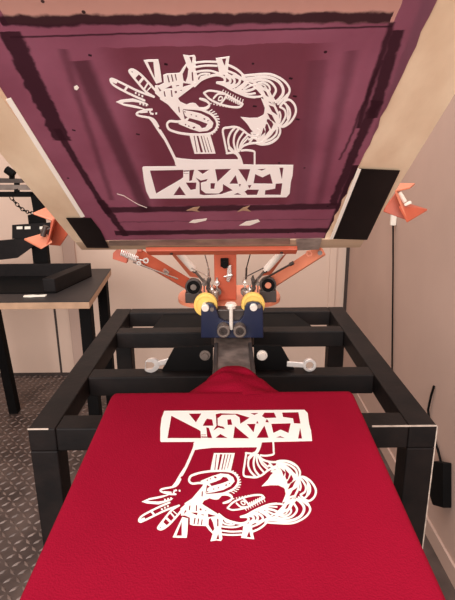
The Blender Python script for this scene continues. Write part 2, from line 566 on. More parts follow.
# right clamp
k = plate('side_clamp', [atY(386, 207, YC), atY(396, 193, YC), atY(407.5, 220.5, YC - .02), atY(384, 212, YC)], (0, 0.006, 0), ORANGE, pr)
plate('clamp_flap', [atY(407, 221, 0.985), atY(427.5, 209, 1.05), atY(409, 203.5, 1.05), atY(399, 206, 0.985)], (0, 0, -0.004), ORANGE, k)
plate('clamp_flap', [atY(396, 190, 0.99), atY(410, 187, 1.0), atY(415, 183, 1.06), atY(400, 183, 1.06)], (0, 0, -0.004), ORANGEL, k)
plate('clamp_web', [atY(394, 190, 0.988), atY(398.5, 191, 1.03), atY(409, 217, 1.03), atY(406, 221, 0.988)], (0.004, 0, 0), ORANGEL, k)
m = MB()
m.cyl(atY(399, 192, 1.0), atY(405, 202, 1.0), 0.0045, 14)
m.bar(atY(404, 205, 1.0), atY(411, 202, 1.0), 0.006, 0.006)
m.build('clamp_screw', WHITE, k, bevel=0.001)
# square bar linking the clamps, hidden behind the raised screen
MB().bar(atY(60, 226, 1.06), atY(393, 204, 1.06), 0.02, 0.02).build('clamp_crossbar', ORANGE, pr, bevel=0.002)
for px, py in ((140, 252), (318, 249)):
    p = atY(px, py, 1.04)
    MB().bar(p, Vector((p.x, 1.058, atY(200, 217, 1.06).z)), 0.016, 0.01, (1, 0, 0)).build('crossbar_strut', ORANGE, pr, bevel=0.001)

# ------------------------------------------------------------------ raised screen
TS = math.radians(-34)
SP = Vector((0, 0.74796, 1.22206))
SD = Vector((0, math.cos(TS), math.sin(TS)))       # along the slope, away and down
SN = Vector((0, math.sin(TS), -math.cos(TS)))      # out of the printing side, down and toward the viewer
if SN.y > 0:
    SN = -SN


def onS(px, py):
    d = ray(px, py)
    return CAMP + d * ((SP - CAMP).dot(SN) / d.dot(SN))


def suv(u, v, h=0.0):
    return Vector((u, SP.y, SP.z)) - SD * v + SN * h


def sinv(p):
    return (p.x, -(p - SP).dot(SD))


def SQ(px, py):
    return sinv(onS(px, py))


bl, brr = SQ(81, 250.5), SQ(360, 249)
vb = (bl[1] + brr[1]) / 2
uL0, uL1 = SQ(81, 250.5)[0], SQ(10, 166)[0]
vL1 = SQ(10, 166)[1]
uR0, uR1 = SQ(360, 249)[0], SQ(448, 107)[0]
vR1 = SQ(448, 107)[1]
vt = SQ(227, 2)[1] + 0.05


def sL(v):
    return uL0 + (uL1 - uL0) * (v - vb) / (vL1 - vb)


def sR(v):
    return uR0 + (uR1 - uR0) * (v - vb) / (vR1 - vb)


scr = thing('printing_screen', 'raised wooden silkscreen frame with purple emulsion and white stencil artwork, clamped above the red shirt', 'screen', suv(0, vb))
WF = 0.04
TH = 0.034


def rail(pts, m_, nm):
    return MB().poly([suv(*p) for p in pts], -SN * TH).build(nm, m_, scr, bevel=0.0025)


rail([(sL(vb), vb), (sR(vb), vb), (sR(vb + WF), vb + WF), (sL(vb + WF), vb + WF)], WOODX, 'frame_rail')
rail([(sL(vt - WF), vt - WF), (sR(vt - WF), vt - WF), (sR(vt), vt), (sL(vt), vt)], WOODX, 'frame_rail')
rail([(sL(vb + WF), vb + WF), (sL(vb + WF) + 0.055, vb + WF), (sL(vt - WF) + 0.055, vt - WF), (sL(vt - WF), vt - WF)], WOOD, 'frame_rail')
rail([(sR(vb + WF) - 0.062, vb + WF), (sR(vb + WF), vb + WF), (sR(vt - WF), vt - WF), (sR(vt - WF) - 0.085, vt - WF)], WOOD, 'frame_rail')
for o in scr.children:
    o.location += -SN * 0.0012

# orange clamp bar gripping the rear rail, part of the press
bu0, bu1 = SQ(148, 247)[0], SQ(297, 246)[0]
hb0, hb1 = 0.0016, 0.0105
br = MB().poly([suv(bu0, vb - 0.001, hb0), suv(bu1, vb - 0.001, hb0), suv(bu1, vb + 0.0195, hb0), suv(bu0 - 0.004, vb + 0.0195, hb0)], SN * (hb1 - hb0)).build('clamp_bar', ORANGE, pr, bevel=0.0012)
for u in (bu0 + 0.045, bu1 - 0.03):
    MB().cyl(suv(u, vb + 0.009, hb1 - 0.001), suv(u, vb + 0.009, hb1 + 0.002), 0.003, 12).build('screw', GUN, br, smooth=True)

# emulsion coated mesh with ink stains along its borders, coordinates are the mesh's own x/y
em = bpy.data.materials.new('purple_emulsion')
em.use_nodes = True
nt = em.node_tree
N = nt.nodes
Lk = nt.links
bs = N['Principled BSDF']
bs.inputs['Roughness'].default_value = 0.45
bs.inputs['Specular IOR Level'].default_value = 0.3


def math_(op, a, b=None, c=None):
    n = N.new('ShaderNodeMath')
    n.operation = op
    for i, v in enumerate((a, b, c)):
        if v is None:
            continue
        if isinstance(v, (int, float)):
            n.inputs[i].default_value = v
        else:
            Lk.new(v, n.inputs[i])
    return n.outputs[0]


uvn = N.new('ShaderNodeUVMap')
sep = N.new('ShaderNodeSeparateXYZ')
Lk.new(uvn.outputs[0], sep.inputs[0])
U0, V0 = sep.outputs[0], sep.outputs[1]


def nz(scale, detail=3, st=(1, 1, 1)):
    mp = N.new('ShaderNodeMapping')
    mp.inputs['Scale'].default_value = st
    Lk.new(uvn.outputs[0], mp.inputs['Vector'])
    n = N.new('ShaderNodeTexNoise')
    n.inputs['Scale'].default_value = scale
    n.inputs['Detail'].default_value = detail
    Lk.new(mp.outputs[0], n.inputs['Vector'])
    return n.outputs['Fac']


wob = nz(35, 4)
wob2 = nz(90, 3)
col = None


def mixc(prev, colr, fac):
    n = N.new('ShaderNodeMix')
    n.data_type = 'RGBA'
    Lk.new(fac, n.inputs['Factor'])
    if isinstance(prev, tuple):
        n.inputs['A'].default_value = prev
    else:
        Lk.new(prev, n.inputs['A'])
    n.inputs['B'].default_value = colr
    return n.outputs['Result']


def band(p, q, w, amp=0.006, soft=0.002, streak=0.0, limit=True):
    """mask of a ragged stroke from pixel-traced mesh point p to q, width w metres"""
    (x0, y0), (x1, y1) = SQ(*p), SQ(*q)
    L = math.hypot(x1 - x0, y1 - y0)
    dx, dy = (x1 - x0) / L, (y1 - y0) / L
    du = math_('SUBTRACT', U0, x0)
    dv = math_('SUBTRACT', V0, y0)
    s_ = math_('SUBTRACT', math_('MULTIPLY', du, -dy), math_('MULTIPLY', dv, -dx))
    tt = math_('ADD', math_('MULTIPLY', du, dx), math_('MULTIPLY', dv, dy))
    w1 = math_('MULTIPLY', math_('SUBTRACT', wob, 0.5), amp * 2.2)
    w2 = math_('MULTIPLY', math_('SUBTRACT', wob2, 0.5), amp * 1.5)
    d = math_('ABSOLUTE', math_('ADD', math_('ADD', s_, w1), w2))
    m1 = N.new('ShaderNodeMapRange')
    m1.interpolation_type = 'SMOOTHSTEP'
    m1.inputs['From Min'].default_value = w / 2 - soft
    m1.inputs['From Max'].default_value = w / 2 + soft
    m1.inputs['To Min'].default_value = 1
    m1.inputs['To Max'].default_value = 0
    Lk.new(d, m1.inputs['Value'])
    f = m1.outputs[0]
    if limit:
        dd = math_('ABSOLUTE', math_('ADD', math_('SUBTRACT', tt, L / 2), w1))
        f = math_('MULTIPLY', f, math_('LESS_THAN', dd, L / 2))
    return f


PUR = srgb((160, 104, 122))
col = PUR
# inner printed-over field, slightly redder and mottled
mott = N.new('ShaderNodeMapRange')
mott.inputs['From Min'].default_value = 0.35
mott.inputs['From Max'].default_value = 0.7
Lk.new(nz(9, 5), mott.inputs['Value'])
col = mixc(col, srgb((142, 84, 102)), math_('MULTIPLY', mott.outputs[0], 0.8))


def stain_tone(colr, fac, k):
    global col
    col = mixc(col, colr, math_('MULTIPLY', fac, k))


DK = srgb((62, 28, 40))
DK2 = srgb((84, 44, 54))
# darker soft-edged field behind the drawing
stain_tone(srgb((116, 54, 66)), band((215, 45), (225, 205), 0.215, 0.004, 0.02), 0.65)
stain_tone(DK2, band((80, 60), (147, 212), 0.020, 0.002, 0.006), 0.7)
stain_tone(DK2, band((62, 48), (112, 200), 0.008, 0.002, 0.004), 0.45)
stain_tone(DK2, band((352, 50), (318, 205), 0.012, 0.002, 0.006), 0.4)
stain_tone(DK2, band((318, 60), (300, 205), 0.02, 0.002, 0.006), 0.3)
# left border stroke
stain_tone(DK, band((8, 30), (62, 140), 0.022, 0.006), 0.9)
stain_tone(DK, band((56, 128), (108, 214), 0.009, 0.003), 0.9)
stain_tone(DK, band((100, 200), (126, 236), 0.012, 0.004), 0.9)
# right border strokes
stain_tone(DK, band((392, 22), (358, 128), 0.006, 0.002), 0.9)
stain_tone(DK, band((398, 30), (372, 118), 0.013, 0.003), 0.9)
stain_tone(DK, band((376, 100), (332, 205), 0.012, 0.004), 0.9)
stain_tone(DK, band((383, 60), (340, 160), 0.003, 0.003), 0.8)
stain_tone(DK, band((357, 165), (327, 240), 0.014, 0.002), 0.95)
# horizontal strokes near the rear edge
stain_tone(DK, band((104, 210), (338, 206), 0.019, 0.003, 0.003), 0.85)
stain_tone(DK, band((115, 233), (330, 230), 0.018, 0.003, 0.003), 0.9)
stain_tone(DK, band((112, 222), (330, 219), 0.003, 0.004), 0.5)
# top: dark ragged ink edge, thin line, bare beige edge
stain_tone(srgb((206, 166, 152)), band((0, 8), (400, 6), 0.034, 0.003), 0.9)
stain_tone(DK, band((0, 21), (392, 17), 0.012, 0.004), 0.95)
stain_tone(DK, band((10, 37), (392, 26), 0.002, 0.001, 0.001), 0.9)
# dark flecks beside the drawing
for fx, fy in ((291, 78), (295, 96), (298, 119), (166, 64), (255, 106), (280, 118), (74, 130), (90, 55), (138, 134)):
    stain_tone(srgb((30, 12, 18)), band((fx - 1.8, fy - .4), (fx + 1.8, fy + .4), 0.0028, 0.001, 0.0006), 0.95)
# pinholes / flecks
vor = N.new('ShaderNodeTexVoronoi')
vor.inputs['Scale'].default_value = 26
Lk.new(uvn.outputs[0], vor.inputs['Vector'])
fl = math_('LESS_THAN', vor.outputs['Distance'], 0.05)
stain_tone(srgb((40, 16, 24)), fl, 0.9)
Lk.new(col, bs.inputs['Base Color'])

# stretched mesh sheet: a little narrower than the frame, ragged straight edge
uvl = [(sL(vb + .012) + 0.018, vb + 0.012), (sR(vb + .012) - 0.012, vb + 0.012)]
# traced mesh edge: left side follows the pale strip, right side the wood
eL0, eL1 = SQ(84, 219), SQ(8, 100)
eR0, eR1 = SQ(357, 170), SQ(424, 28)


def gL(v):
    return eL0[0] + (eL1[0] - eL0[0]) * (v - eL0[1]) / (eL1[1] - eL0[1])


def gR(v):
    return eR0[0] + (eR1[0] - eR0[0]) * (v - eR0[1]) / (eR1[1] - eR0[1])


vm0 = SQ(227, 239)[1]
vm1 = vt - 0.012
bm = bmesh.new()
uvlay = bm.loops.layers.uv.new('UVMap')
nu, nv = 30, 30
grid = []
for j in range(nv + 1):
    v = vm0 + (vm1 - vm0) * j / nv
    row = []
    for i in range(nu + 1):
        a, b_ = gL(v), gR(v)
        if 0 < j < nv:
            if i == nu:
                b_ += 0.004 * noise.noise((v * 40, 3, 0))
            a += 0.002 * noise.noise((v * 30, 9, 0))
        u = a + (b_ - a) * i / nu
        vert = bm.verts.new(suv(u, v, 0.0004))
        row.append((vert, u, v))
    grid.append(row)
for j in range(nv):
    for i in range(nu):
        q = [grid[j][i], grid[j][i + 1], grid[j + 1][i + 1], grid[j + 1][i]]
        f = bm.faces.new([x[0] for x in q])
        for lp, x in zip(f.loops, q):
            lp[uvlay].uv = (x[1], x[2])
r = bmesh.ops.solidify(bm, geom=bm.faces[:], thickness=0.0009)
mb = MB()
mb.bm.free()
mb.bm = bm
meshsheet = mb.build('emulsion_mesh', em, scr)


def strip(nm, pxs, m_, h=0.0012, t=0.0006, label=None, par=None):
    o = MB().poly([suv(*SQ(*p), h) for p in pxs], -SN * t).build(nm, m_, par or scr)
    if label:
        o['label'] = label
    return o


strip('edge_tape', [(6, 99), (11, 97), (85, 216), (81, 217)], WHITEP, label='white strip along the left mesh edge')
strip('corner_tape', [(66, 217), (91, 217), (101, 230), (109, 247), (87, 247)], TAPE, 0.002, 0.0006, label='black tape on the left rear corner')
strip('corner_tape', [(357, 167.5), (400, 169.5), (367, 239), (331, 238)], TAPE, 0.002, 0.0006, label='black tape on the right rear corner')
strip('tape_border', [(361, 168), (357.5, 167), (329.5, 238), (333, 238)], WHITEP, 0.0024, 0.0004, label='pale tape border')
strip('rear_tape', [(109, 240), (290, 237.5), (290, 243.5), (109, 245)], TAPEB, 0.0016, 0.0005, label='brown glossy tape along the rear rail')
strip('silver_tape', [(296, 238), (322, 237), (319, 248.5), (297, 249.5)], TAPEG, 0.0022, 0.0005, label='silver tape piece')
for pxs in ([(186, 210), (193, 207), (200, 206), (197, 209.5), (200, 211.5), (192, 210)], [(237, 211.5), (243, 207), (250, 205), (247, 208), (251, 211), (243, 210)]):
    strip('mesh_mark', pxs, TAN, 0.0012, 0.0004, label='small tan mark on the mesh')  # tan marks below the lettering
for pxs in ([(189, 222), (193, 219.5), (207, 218), (206, 220), (195, 222.5)], [(239, 225), (246, 221), (258, 219), (260, 221), (250, 225)]):
    strip('mesh_mark', pxs, WHITEP, 0.0012, 0.0004, label='small white mark on the mesh')  # white marks below the lettering
strip('bare_spot', [(74, 86), (77, 84.5), (79, 87), (77, 89.5), (74.5, 88.5)], WHITEP, 0.0012, 0.0004, label='white bare spot in the emulsion')

sc1 = [(117, 193), (124, 195), (132, 200), (139, 204), (147, 207)]
strip('scratch', sc1 + [(x, y + 0.5) for x, y in reversed(sc1)], WHITEP, 0.0012, 0.0003, label='fine pale curved scratch')
# ------------------------------------------------------------------ the artwork, traced once in mesh coordinates
ART_S = []     # (points, width) strokes in traced px
ART_P = []     # (outer, holes)


def T(ox, oy, k=7.583):
    return lambda *pts: [(ox + x / k, oy + y / k) for x, y in pts]


t1, t2, t3 = T(140, 155), T(190, 155), T(240, 155)
outer = t1((18, 90), (25, 83), (275, 80), (274, 40), (262, 0)) + t1((275, 15), (320, 22)) + t2((30, 30), (362, 28), (380, 0), (392, 30), (402, 66)) + t3((100, 68), (404, 70), (398, 150), (385, 200), (376, 288), (352, 315), (0, 318)) + t1((300, 323), (75, 325), (48, 270), (30, 190))
holes = [
    t1((78, 113), (325, 108), (325, 165), (300, 182), (125, 285), (108, 220)),
    t1((333, 112), (370, 110), (368, 120), (333, 122)),
    t1((333, 130), (366, 130), (366, 136), (333, 136)),
    t1((300, 235), (345, 300), (255, 300)),
    t1((375, 112), (410, 108), (392, 185), (375, 190)),
    t1((350, 205), (425, 205), (420, 252), (385, 257), (372, 238)),
    t2((58, 108), (147, 105), (97, 136)),
    t2((45, 165), (85, 190), (135, 178), (125, 198), (85, 208), (88, 258), (120, 282), (215, 285), (245, 262), (247, 215), (322, 262), (230, 292), (110, 298), (76, 292), (75, 205)),
    t2((158, 210), (188, 210), (182, 250), (158, 248)),
    t2((193, 103), (310, 100), (210, 195)),
    t2((345, 150), (362, 212), (300, 212)),
    t2((368, 103), (454, 103), (429, 195)),
    t2((360, 282), (390, 297), (330, 297)),
    t3((38, 272), (62, 258), (140, 258), (124, 297), (60, 297)),
    t3((60, 225), (86, 222), (72, 248)),
    t2((370, 216), (386, 216), (378, 236)),
    t3((130, 103), (200, 97), (165, 113)),
    t3((118, 140), (170, 165), (225, 138), (245, 212), (105, 210)),
    t3((300, 93), (327, 93), (317, 175)),
    t3((270, 215), (318, 210), (305, 296), (190, 296), (195, 262), (265, 250)),
]
ART_P.append((outer, holes))


def st_(tr, w, *pts):
    ART_S.append((tr(*pts), w))


def fl_(tr, pts, *hs):
    ART_P.append((tr(*pts), [tr(*h) for h in hs]))


tA, tB, tC, tD = T(105, 50), T(155, 50), T(195, 50), T(245, 50)
tE, tG, tH, tI = T(135, 90), T(160, 95), T(205, 95), T(245, 95)
tJ, tK = T(160, 120), T(215, 120)
z1 = T(100, 45, 4.55)
z2 = T(200, 45, 4.55)
# arm line
st_(tE, 3.0, (112, 205), (138, 235), (180, 300), (240, 385))
st_(tJ, 3.4, (0, 75), (45, 150), (115, 290), (125, 330))
# fingers
st_(tA, 2.5, (300, 376), (180, 322), (75, 265), (42, 226), (58, 212), (150, 255), (260, 308), (372, 348))
st_(tA, 2.5, (42, 222), (85, 240))
st_(tA, 3.0, (170, 268), (150, 300))
st_(tA, 2.6, (370, 348), (310, 308), (250, 240), (190, 165), (188, 146), (215, 142), (270, 178), (335, 245), (440, 365))
fl_(tA, ((188, 150), (215, 145), (262, 172), (232, 205), (200, 180)), ((200, 152), (212, 158), (206, 166)))
st_(tA, 3.2, (290, 205), (262, 240))
st_(tA, 2.2, (325, 245), (300, 285))
st_(tA, 1.3, (345, 275), (322, 300))
fl_(tA, ((293, 70), (330, 66), (405, 64), (415, 110), (432, 235), (388, 248), (340, 160)), ((325, 85), (366, 85), (378, 205)))
fl_(z1, ((73, 255), (95, 246), (150, 240), (185, 250), (215, 262), (222, 270), (180, 258), (150, 254), (112, 256), (100, 262), (150, 270), (175, 276), (216, 292), (160, 282), (110, 272)))
st_(z1, 2.4, (236, 290), (205, 292), (168, 306), (178, 318), (240, 332), (266, 366))
st_(z1, 1.6, (185, 303), (215, 300))
for p in ((163, 214), (178, 222), (193, 229), (183, 263), (198, 267), (212, 270), (228, 300), (240, 310), (256, 308), (232, 308)):
    x, y = p
    fl_(z1, ((x - 4, y - 4), (x + 4, y - 4), (x + 4, y + 4), (x - 4, y + 4)))
# hatched bridge between hand, comb and forehead
fl_(tB, ((0, 262), (30, 262), (68, 242), (62, 182), (88, 172), (165, 168), (188, 165), (212, 125), (236, 95), (222, 55), (213, 28), (262, 36), (300, 30), (310, 50), (308, 150), (318, 170), (330, 228), (290, 270), (225, 320), (182, 352), (166, 378), (158, 420), (112, 418), (55, 368), (0, 320)),
    ((262, 45), (284, 46), (280, 92)), ((76, 287), (124, 262), (130, 284)), ((214, 272), (216, 243), (280, 252)),
    ((238, 118), (252, 140), (244, 195), (232, 232), (218, 224), (212, 175)), ((92, 188), (100, 186), (112, 234), (104, 238)), ((122, 182), (129, 180), (140, 228), (132, 232)), ((150, 178), (157, 176), (166, 220), (160, 224)),
    ((278, 165), (287, 162), (292, 222), (282, 226)), ((66, 310), (74, 308), (86, 366), (78, 368)), ((120, 300), (128, 300), (134, 350), (126, 352)), ((150, 305), (164, 303), (166, 318), (154, 322)), ((160, 262), (180, 258), (182, 266), (164, 270)), ((186, 300), (204, 294), (200, 304)),
    ((22, 272), (34, 284), (48, 300), (36, 306)))
# wedge down to the lips with nose
fl_(tG, ((0, 5), (130, 10), (155, 45), (200, 66), (226, 56), (250, 53), (270, 57), (294, 82), (292, 100), (182, 90), (172, 112), (188, 180), (172, 198), (150, 166), (60, 64), (0, 25)),
    ((45, 25), (52, 24), (66, 56), (58, 56)), ((90, 22), (97, 22), (112, 60), (104, 60)), ((138, 85), (146, 84), (152, 125), (144, 122)))
st_(tG, 2.6, (285, 92), (330, 94), (362, 82), (374, 62), (355, 42), (310, 24))
# lips and teeth
st_(tG, 2.8, (168, 190), (130, 196), (76, 192), (54, 215), (66, 250), (100, 268), (160, 284), (240, 293), (330, 294), (385, 284), (420, 258), (434, 220), (425, 180), (390, 140), (340, 115), (290, 100), (185, 92))
fl_(tG, ((176, 108), (240, 118), (310, 135), (370, 165), (405, 205), (395, 240), (360, 265), (300, 272), (230, 250), (140, 212), (150, 188), (168, 190), (185, 182), (215, 160), (222, 170), (208, 190), (255, 205), (300, 225), (318, 246), (345, 240), (362, 212), (300, 188), (215, 165), (190, 150)),
    ((182, 118), (190, 116), (196, 126), (188, 128)), ((232, 138), (240, 138), (243, 148), (235, 148)), ((270, 148), (279, 150), (279, 160), (271, 158)), ((330, 168), (342, 170), (342, 182), (332, 180)), ((360, 184), (370, 186), (368, 194), (360, 192)),
    ((190, 212), (199, 214), (198, 224), (190, 222)), ((215, 224), (224, 226), (222, 236), (214, 232)), ((248, 238), (262, 232), (268, 244), (252, 250)))
for i in range(13):
    a = -1.05 + i * 0.19
    cx_, cy_, rx, ry = 320, 200, 112, 96
    p = (cx_ + rx * math.cos(a), cy_ + ry * math.sin(a))
    q = (cx_ + (rx + 20) * math.cos(a + .08), cy_ + (ry + 20) * math.sin(a + .08))
    st_(tG, 1.1, p, q)
# neck bars
fl_(tJ, ((222, 100), (380, 100), (400, 170), (422, 248), (262, 250), (240, 170)), ((255, 112), (262, 112), (284, 236), (278, 238)), ((278, 112), (290, 112), (326, 238), (308, 238)), ((308, 112), (315, 112), (350, 236), (342, 238)), ((330, 115), (334, 115), (372, 236), (366, 238)), ((352, 115), (356, 115), (394, 236), (388, 236)))
# hair above the shoulder
st_(tK, 2.6, (92, 246), (74, 160), (60, 66), (105, 50), (155, 46), (205, 66), (250, 102), (300, 122), (325, 118))
st_(tK, 2.4, (88, 246), (140, 240), (170, 232))
st_(tK, 4.2, (110, 205), (140, 235), (168, 250), (190, 290), (205, 345))
st_(tK, 2.6, (150, 52), (118, 90), (100, 140), (106, 190), (118, 215))
st_(tK, 2.6, (178, 62), (150, 105), (142, 165), (158, 230))
st_(tK, 2.4, (215, 88), (180, 140), (168, 190), (174, 230))
st_(tK, 2.2, (248, 108), (210, 150), (190, 190), (182, 230))
st_(tK, 2.4, (290, 125), (262, 165))
st_(tK, 2.6, (190, 215), (215, 190), (265, 172), (330, 168), (370, 178), (420, 165), (462, 138))
st_(tK, 1.8, (250, 130), (215, 168), (196, 200))
st_(tK, 2.4, (200, 226), (240, 222), (296, 232), (300, 260), (300, 335))
# eyebrow-wedge (cheek) and its curl
fl_(tH, ((270, 160), (340, 168), (400, 166), (440, 145), (458, 120), (470, 180), (455, 240), (412, 250), (414, 275), (392, 292), (352, 284), (362, 268), (345, 252), (320, 212)))
st_(tH, 1.6, (350, 280), (370, 302), (402, 298), (415, 270))
# eye
st_(z2, 2.3, (18, 214), (38, 204), (70, 206), (110, 216), (150, 238), (192, 262))
st_(z2, 2.5, (18, 214), (45, 242), (90, 264), (140, 277), (180, 278), (194, 264))
st_(z2, 2.3, (62, 238), (82, 218), (108, 218))
st_(z2, 2.3, (95, 262), (112, 240), (120, 225))
st_(z2, 1.5, (84, 240), (92, 230), (102, 234), (98, 246), (86, 248), (84, 240))
for i in range(9):
    k = i / 8
    st_(z2, 1.0, (98 + 92 * k, 216 + 46 * k), (106 + 90 * k, 200 + 44 * k))
    if i < 8:
        x, y = 50 + 110 * k, 262 + 30 * k - 10 * k * k
        fl_(z2, ((x - 3, y - 2.5), (x + 3, y - 2), (x + 3, y + 2.5), (x - 3, y + 2)))
for i in range(7):
    k = i / 6
    st_(z2, 1.4, (118 + 60 * k, 226 + 32 * k), (124 + 60 * k, 240 + 30 * k))
# nostril loop
st_(z2, 2.3, (0, 240), (22, 244), (40, 258), (42, 274), (28, 286), (4, 290))
# forehead line and brow
st_(tB, 3.0, (300, 265), (350, 218), (400, 196), (460, 180))
st_(tC, 3.2, (0, 250), (40, 222), (90, 198), (150, 182), (195, 186), (224, 206), (220, 236), (168, 240))
st_(tC, 2.8, (168, 240), (220, 258), (270, 288), (340, 322), (400, 344), (455, 350))
st_(tD, 2.4, (60, 348), (110, 346), (140, 335))
# cap lines between the teeth of the crown
st_(tC, 2.4, (0, 88), (80, 80), (165, 82))
st_(tC, 2.4, (0, 122), (80, 110), (165, 112))
st_(tC, 2.4, (0, 160), (60, 150), (120, 150), (180, 168))
st_(tC, 2.2, (12, 228), (24, 190), (60, 172), (110, 172))
st_(tC, 2.0, (40, 208), (50, 196), (90, 186))
fl_(tC, ((158, 55), (262, 40), (254, 100), (246, 182), (186, 178), (172, 110)), ((206, 62), (234, 58), (226, 110), (216, 90)))
st_(tC, 2.8, (252, 106), (300, 128), (340, 156), (372, 190))
st_(tC, 2.6, (246, 150), (300, 172), (350, 205))
# locks
st_(tC, 3.4, (236, 190), (265, 212), (262, 240), (228, 250))
st_(tC, 3.2, (246, 178), (290, 205), (300, 235), (280, 260), (240, 262))
st_(tC, 3.2, (290, 188), (336, 208), (335, 240), (300, 268), (262, 278))
st_(tC, 3.0, (345, 205), (378, 222), (368, 250), (320, 285))
st_(tC, 2.6, (400, 235), (375, 265), (330, 298))
st_(tC, 2.4, (455, 255), (420, 262), (370, 290))
st_(tC, 3.0, (300, 290), (360, 305), (420, 296), (455, 280))
st_(tC, 2.2, (330, 310), (400, 325), (455, 320))
st_(tC, 2.2, (360, 190), (420, 184), (460, 182))
st_(tC, 2.4, (345, 205), (400, 210), (455, 235))
# big outer curls
st_(tD, 2.8, (-20, 188), (60, 180), (140, 174), (200, 178), (260, 202), (310, 240), (338, 290), (325, 335), (296, 385))
st_(tD, 3.6, (-10, 214), (60, 206), (130, 196), (200, 204), (255, 232), (285, 275), (288, 320), (262, 360), (235, 385))
st_(tD, 2.8, (70, 228), (120, 218), (180, 228), (220, 262), (234, 300), (212, 345))
st_(tD, 2.6, (100, 244), (140, 238), (175, 258), (188, 285), (178, 315))
fl_(tD, ((-6, 215), (40, 226), (95, 244), (150, 268), (185, 300), (205, 340), (240, 385), (150, 385), (130, 340), (90, 295), (50, 260), (-6, 240)), ((116, 250), (150, 258), (168, 284), (140, 276)), ((20, 232), (60, 246), (84, 272), (50, 252)), ((140, 300), (160, 310), (180, 350), (158, 336)))
# face side band with diagonal slits
fl_(tI, ((120, 15), (150, -10), (205, 15), (230, 70), (258, 130), (262, 210), (240, 250), (190, 300), (150, 340), (100, 365), (85, 340), (110, 300), (60, 290), (108, 240), (100, 175), (140, 160), (150, 90)),
    ((182, 30), (206, 36), (230, 62), (206, 62)), ((180, 70), (216, 84), (246, 146), (206, 118)), ((168, 130), (204, 148), (234, 208), (190, 182)), ((152, 176), (192, 182), (212, 214), (198, 250), (176, 208)), ((132, 206), (170, 218), (182, 258), (150, 302), (156, 250)), ((116, 308), (128, 284), (140, 242), (152, 276)))
st_(tI, 2.6, (250, 60), (290, 20), (320, -10))
st_(tI, 2.8, (268, 72), (300, 38), (335, 28), (372, 60), (386, 110), (370, 160), (335, 205), (290, 232), (262, 225))
st_(tI, 2.6, (295, 50), (335, 95), (340, 150), (315, 200), (285, 230))
st_(tI, 2.6, (265, 82), (300, 105), (308, 150), (280, 205), (255, 228))
st_(tI, 2.2, (310, 60), (325, 120), (322, 170))
st_(tI, 2.2, (262, 120), (270, 150), (262, 200))
st_(tI, 2.6, (262, 235), (266, 275), (240, 325), (190, 358), (130, 368), (90, 360))
st_(tI, 2.6, (245, 245), (235, 290), (190, 330), (120, 355))
st_(tI, 2.6, (215, 260), (190, 295), (140, 340))
st_(tI, 1.8, (92, 250), (112, 268), (98, 300), (60, 302))
st_(tI, 2.4, (30, 330), (60, 318), (100, 330))


def dens(pts):
    """Catmull-Rom smoothing of a traced stroke"""
    if len(pts) < 3:
        return pts
    outp = []
    P = [pts[0]] + list(pts) + [pts[-1]]
    if pts[0] == pts[-1]:
        P = [pts[-2]] + list(pts) + [pts[1]]
    for i in range(1, len(P) - 2):
        p0, p1, p2, p3 = (Vector(P[i + k]) for k in (-1, 0, 1, 2))
        for s_ in range(4):
            t = s_ / 4
            q = 0.5 * ((2 * p1) + (-p0 + p2) * t + (2 * p0 - 5 * p1 + 4 * p2 - p3) * t * t + (-p0 + 3 * p1 - 3 * p2 + p3) * t ** 3)
            outp.append((q.x, q.y))
    outp.append(tuple(P[-2]))
    return outp


def design(place, nm, m_, parent):
    """lay the traced drawing on a surface; place(px, py, h) -> 3D"""
    bm = bmesh.new()

    cnt = [0]

    def slab(tri_list, pts):
        cnt[0] += 1
        lo = [bm.verts.new(place(x, y, cnt[0] * 3e-6)) for x, y in pts]
        for t in tri_list:
            try:
                bm.faces.new([lo[i] for i in t])
            except ValueError:
                pass

    for outer, hs in ART_P:
        grown = []
        for h in hs:
            mx_, my_ = sum(p[0] for p in h) / len(h), sum(p[1] for p in h) / len(h)
            g_ = []
            for x, y in h:
                l_ = math.hypot(x - mx_, y - my_) or 1
                k_ = 1 + min(0.45, 0.15 * l_) / l_
                g_.append((mx_ + (x - mx_) * k_, my_ + (y - my_) * k_))
            grown.append(g_)
        hs = grown
        loops = [[Vector((x, y, 0)) for x, y in outer]] + [[Vector((x, y, 0)) for x, y in h] for h in hs]
        flat = [p for l in loops for p in l]
        slab(tessellate_polygon(loops), [(p.x, p.y) for p in flat])
    for pts, w in ART_S:
        d = dens(pts)
        w = w * 0.78
        cnt[0] += 1
        hh = cnt[0] * 3e-6
        n = len(d)
        side = []
        for i, p in enumerate(d):
            a, b = Vector(d[max(0, i - 1)]), Vector(d[min(n - 1, i + 1)])
            tdir = (b - a)
            tdir = tdir.normalized() if tdir.length > 1e-6 else Vector((1, 0))
            nn = Vector((-tdir.y, tdir.x)) * w / 2
            side.append((Vector(p) + nn, Vector(p) - nn))
        vv = [(bm.verts.new(place(a.x, a.y, hh)), bm.verts.new(place(b.x, b.y, hh))) for a, b in side]
        for (a, b), (c, e) in zip(vv, vv[1:]):
            bm.faces.new((a, b, e, c))
        hh += 1.5e-6
        for p in (d[0], d[-1]):
            ring = [bm.verts.new(place(p[0] + math.cos(2 * PI * k / 10) * w / 2, p[1] + math.sin(2 * PI * k / 10) * w / 2, hh)) for k in range(10)]
            bm.faces.new(ring)
    ref = parent_normal[nm]
    bmesh.ops.recalc_face_normals(bm, faces=bm.faces)
    for f in bm.faces:
        f.normal_update()
        if f.normal.dot(ref) < 0:
            f.normal_flip()
    r = bmesh.ops.extrude_face_region(bm, geom=bm.faces[:])
    vs = [e for e in r['geom'] if isinstance(e, bmesh.types.BMVert)]
    bmesh.ops.translate(bm, verts=vs, vec=ref * 0.0004)
    mb = MB()
    mb.bm.free()
    mb.bm = bm
    return mb.build(nm, m_, parent)


